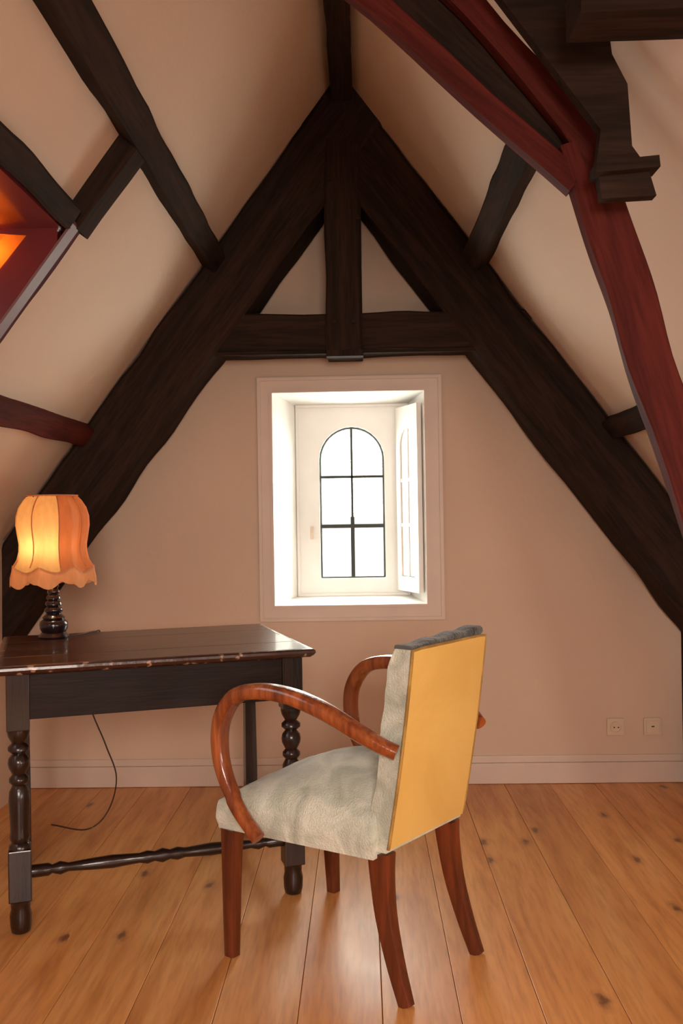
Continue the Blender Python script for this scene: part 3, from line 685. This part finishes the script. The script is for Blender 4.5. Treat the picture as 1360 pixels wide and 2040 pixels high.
# seat: upholstered block with domed top and soft edges
def seat_mesh():
    bm = bmesh.new(); nu, nv = 40, 36; L0, L1 = 0.045, 0.515; H0, H1 = 0.332, 0.405
    prof = []                                          # around the rim: (inset, height)
    def P(u, v):
        l = L0+(L1-L0)*u; hw = halfw(l); return l, cen(l)+hw*(2*v-1)
    top = {}
    for i in range(nu+1):
        for j in range(nv+1):
            u, v = i/nu, j/nv; l, y = P(u, v)
            du = min(u*(L1-L0), (1-u)*(L1-L0)*1.0); dv = min(v, 1-v)*2*halfw(l); e = min(du+0.05 if u < 0.5 else du, dv)
            edge = 1-math.exp(-e/0.030)
            dome = (math.sin(math.pi*min(max(v, 0), 1))**0.7)*(math.sin(math.pi*(0.16+0.84*(1-u)*0.95))**0.8 if u > 0.5 else 1.0)
            z = H1+0.022*edge+0.108*dome*max(0, math.sin(math.pi*(1-u)*0.62+0.15))
            q = noise.noise(Vector((l*14, y*9, 1.7)))*0.006*edge + noise.noise(Vector((l*30+y*18, y*16, 3)))*0.003*edge
            top[i, j] = bm.verts.new((l, y, z+q))
    for i in range(nu):
        for j in range(nv): bm.faces.new((top[i, j], top[i+1, j], top[i+1, j+1], top[i, j+1]))
    loop = [(i, 0) for i in range(nu)]+[(nu, j) for j in range(nv)]+[(i, nv) for i in range(nu, 0, -1)]+[(0, j) for j in range(nv, 0, -1)]
    prev = [top[k] for k in loop]; nr = 9
    for r in range(1, nr+1):
        t = r/nr; ring = []
        for k in loop:
            v = top[k].co; c = Vector((0.28, 0, 0)); o = Vector((v.x-c.x, v.y, 0)).normalized()
            bul = 0.006*math.sin(math.pi*min(1, t*1.05))
            wr = noise.noise(Vector((v.x*26+v.y*22, t*2.2+v.x*6, 5)))*0.006*math.sin(math.pi*t)
            fold = noise.noise(Vector((v.x*60+t*3, v.y*40, 9)))*0.0025*math.sin(math.pi*t)
            ring.append(bm.verts.new((v.x+o.x*(bul+wr+fold), v.y+o.y*(bul+wr+fold), v.z+(H0-v.z)*t)))
        for a in range(len(loop)): bm.faces.new((prev[a], prev[(a+1) % len(loop)], ring[(a+1) % len(loop)], ring[a]))
        prev = ring
    bm.faces.new(prev); return bm
link('seat', seat_mesh(), M['velvet'], ch, smooth=60)
# back: padded slab that leans back
def back_c(z):                                          # rear face l, thickness
    t = (z-0.34)/(0.845-0.34)
    rear = 0.014-0.083*t-0.006*math.sin(math.pi*t); thick = 0.070-0.008*t
    return rear, thick
def back_mesh():
    bm = bmesh.new(); nz, ny = 34, 26; G = {}; R = {}
    for i in range(nz+1):
        z = 0.350+(0.838-0.350)*i/nz; rear, th = back_c(z)
        for j in range(ny+1):
            v = 2*j/ny-1; hw = 0.170-0.005*math.sin(math.pi*i/nz)
            rnd = 1-abs(v)**6; rt = 1-max(0, (i/nz-0.9)/0.1)**2*0.35
            wob = noise.noise(Vector((v*2.2, z*9, 2)))*0.006+noise.noise(Vector((v*6, z*22, 6)))*0.003
            G[i, j] = bm.verts.new((rear+th*(0.55+0.45*rt)+0.014*rnd*math.sin(math.pi*i/nz)+wob, 0.022+v*hw+(wob*0.7 if abs(v) > 0.95 else 0), z))
            R[i, j] = bm.verts.new((rear+0.004, 0.022+v*hw, z))
    for i in range(nz):
        for j in range(ny):
            bm.faces.new((G[i, j], G[i+1, j], G[i+1, j+1], G[i, j+1])); bm.faces.new((R[i, j], R[i, j+1], R[i+1, j+1], R[i+1, j]))
        bm.faces.new((G[i, 0], R[i, 0], R[i+1, 0], G[i+1, 0])); bm.faces.new((G[i, ny], G[i+1, ny], R[i+1, ny], R[i, ny]))
    for j in range(ny):
        bm.faces.new((G[0, j], G[0, j+1], R[0, j+1], R[0, j])); bm.faces.new((G[nz, j], R[nz, j], R[nz, j+1], G[nz, j+1]))
    return bm
link('backrest', back_mesh(), M['velvet'], ch, smooth=50)
bm = bmesh.new(); nz = 24; rows = []                       # yellow rear panel
for i in range(nz+1):
    z = 0.360+(0.836-0.360)*i/nz; rear, th = back_c(z)
    rows.append([bm.verts.new((rear-0.003-0.004*math.sin(math.pi*(j/12))*math.sin(math.pi*i/nz), 0.022+0.166*(2*j/12-1), z)) for j in range(13)])
rr = [[bm.verts.new((v.co.x+0.006, v.co.y, v.co.z)) for v in row] for row in rows]
for i in range(nz):
    for j in range(12): bm.faces.new((rows[i][j], rows[i+1][j], rows[i+1][j+1], rows[i][j+1])); bm.faces.new((rr[i][j], rr[i][j+1], rr[i+1][j+1], rr[i+1][j]))
    bm.faces.new((rows[i][0], rr[i][0], rr[i+1][0], rows[i+1][0])); bm.faces.new((rows[i][12], rows[i+1][12], rr[i+1][12], rr[i][12]))
for j in range(12): bm.faces.new((rows[0][j], rows[0][j+1], rr[0][j+1], rr[0][j])); bm.faces.new((rows[nz][j], rr[nz][j], rr[nz][j+1], rows[nz][j+1]))
link('back_panel', bm, M['yellow'], ch, smooth=50, label='yellow cloth rear panel')
bm = bmesh.new(); P = []
for k in range(21):
    z = 0.360+0.476*k/20; P.append(Vector((back_c(z)[0]-0.001, -0.147, z)))
P2 = [Vector((back_c(0.838)[0]-0.001, -0.147+0.337*k/10, 0.839)) for k in range(1, 10)]
P3 = [Vector((p.x, 0.191, p.z)) for p in reversed(P)]
sweep(bm, P+P2+P3, circ(0.004, 6), lambda i: Vector((1, 0, 0))); link('piping', bm, M['piping'], ch, smooth=True)
# dark band over the top edge
bm = bmesh.new(); P = [Vector((back_c(0.84)[0]+0.030, -0.144+0.330*k/16, 0.838+0.006*math.sin(k*1.3)*0.4+0.012*(1-k/16))) for k in range(17)]
sweep(bm, P, lambda i: [(a, b) for a, b in rsect(0.050, 0.014+0.008*(1-i/16), 0.45, 3)], None); link('top_band', bm, M['velvet_dark'], ch, smooth=50, label='dark grey top edge of the back')
# bentwood arms
prof = [(0.352, 0.345), (0.418, 0.405), (0.468, 0.48), (0.488, 0.555), (0.478, 0.632), (0.428, 0.694), (0.345, 0.716), (0.25, 0.712), (0.155, 0.686), (0.075, 0.648), (0.015, 0.618), (-0.025, 0.600)]
for sy in (-1, 1):
    P = catmull([(l-0.008, 0.0, z) for l, z in prof], 7)
    N = len(P)
    for i, p in enumerate(P):
        t = i/(N-1); y = 0.279 if t < 0.55 else 0.279-(0.068 if sy > 0 else 0.108)*((t-0.55)/0.45)**1.3
        if t < 0.12: y = 0.283
        p.y = sy*y
    wd = lambda i: 0.034+0.018*math.sin(math.pi*min(1, max(0, (i/(N-1)-0.05)/0.9)))
    bm = bmesh.new(); sweep(bm, P, lambda i: rsect(wd(i), 0.034+0.005*math.sin(3*i/N), 0.38, 3), lambda i: (Vector((0.23, P[i].y, 0.53))-P[i])*-1)
    link('arm', bm, M['beech'], ch, smooth=50)
# legs
for sy in (-1, 1):
    e = 0.026 if sy < 0 else -0.020
    c = [(0.506+e, 0.332), (0.507+e, 0.25), (0.506+e, 0.12), (0.504+e, 0.0)]
    P = catmull([(l, sy*(0.232+0.010*(1-z/0.33)), z) for l, z in c], 6); N = len(P)
    bm = bmesh.new(); sweep(bm, P, lambda i: rsect(0.048-0.017*i/(N-1), 0.048-0.016*i/(N-1), 0.16, 2), lambda i: Vector((1, 0, 0))); link('leg', bm, M['beech_dark'], ch, smooth=40)
    c = [(0.048, 0.340), (0.044, 0.28), (0.031, 0.19), (0.003, 0.09), (-0.030, 0.0)]
    P = catmull([(l, (0.014 if sy > 0 else 0.022)+sy*(0.152+0.016*(1-z/0.33)), z) for l, z in c], 6); N = len(P)
    bm = bmesh.new(); sweep(bm, P, lambda i: rsect(0.044-0.016*i/(N-1), 0.060-0.028*i/(N-1), 0.16, 2), lambda i: Vector((1, 0, 0))); link('leg', bm, M['beech_dark'], ch, smooth=40)
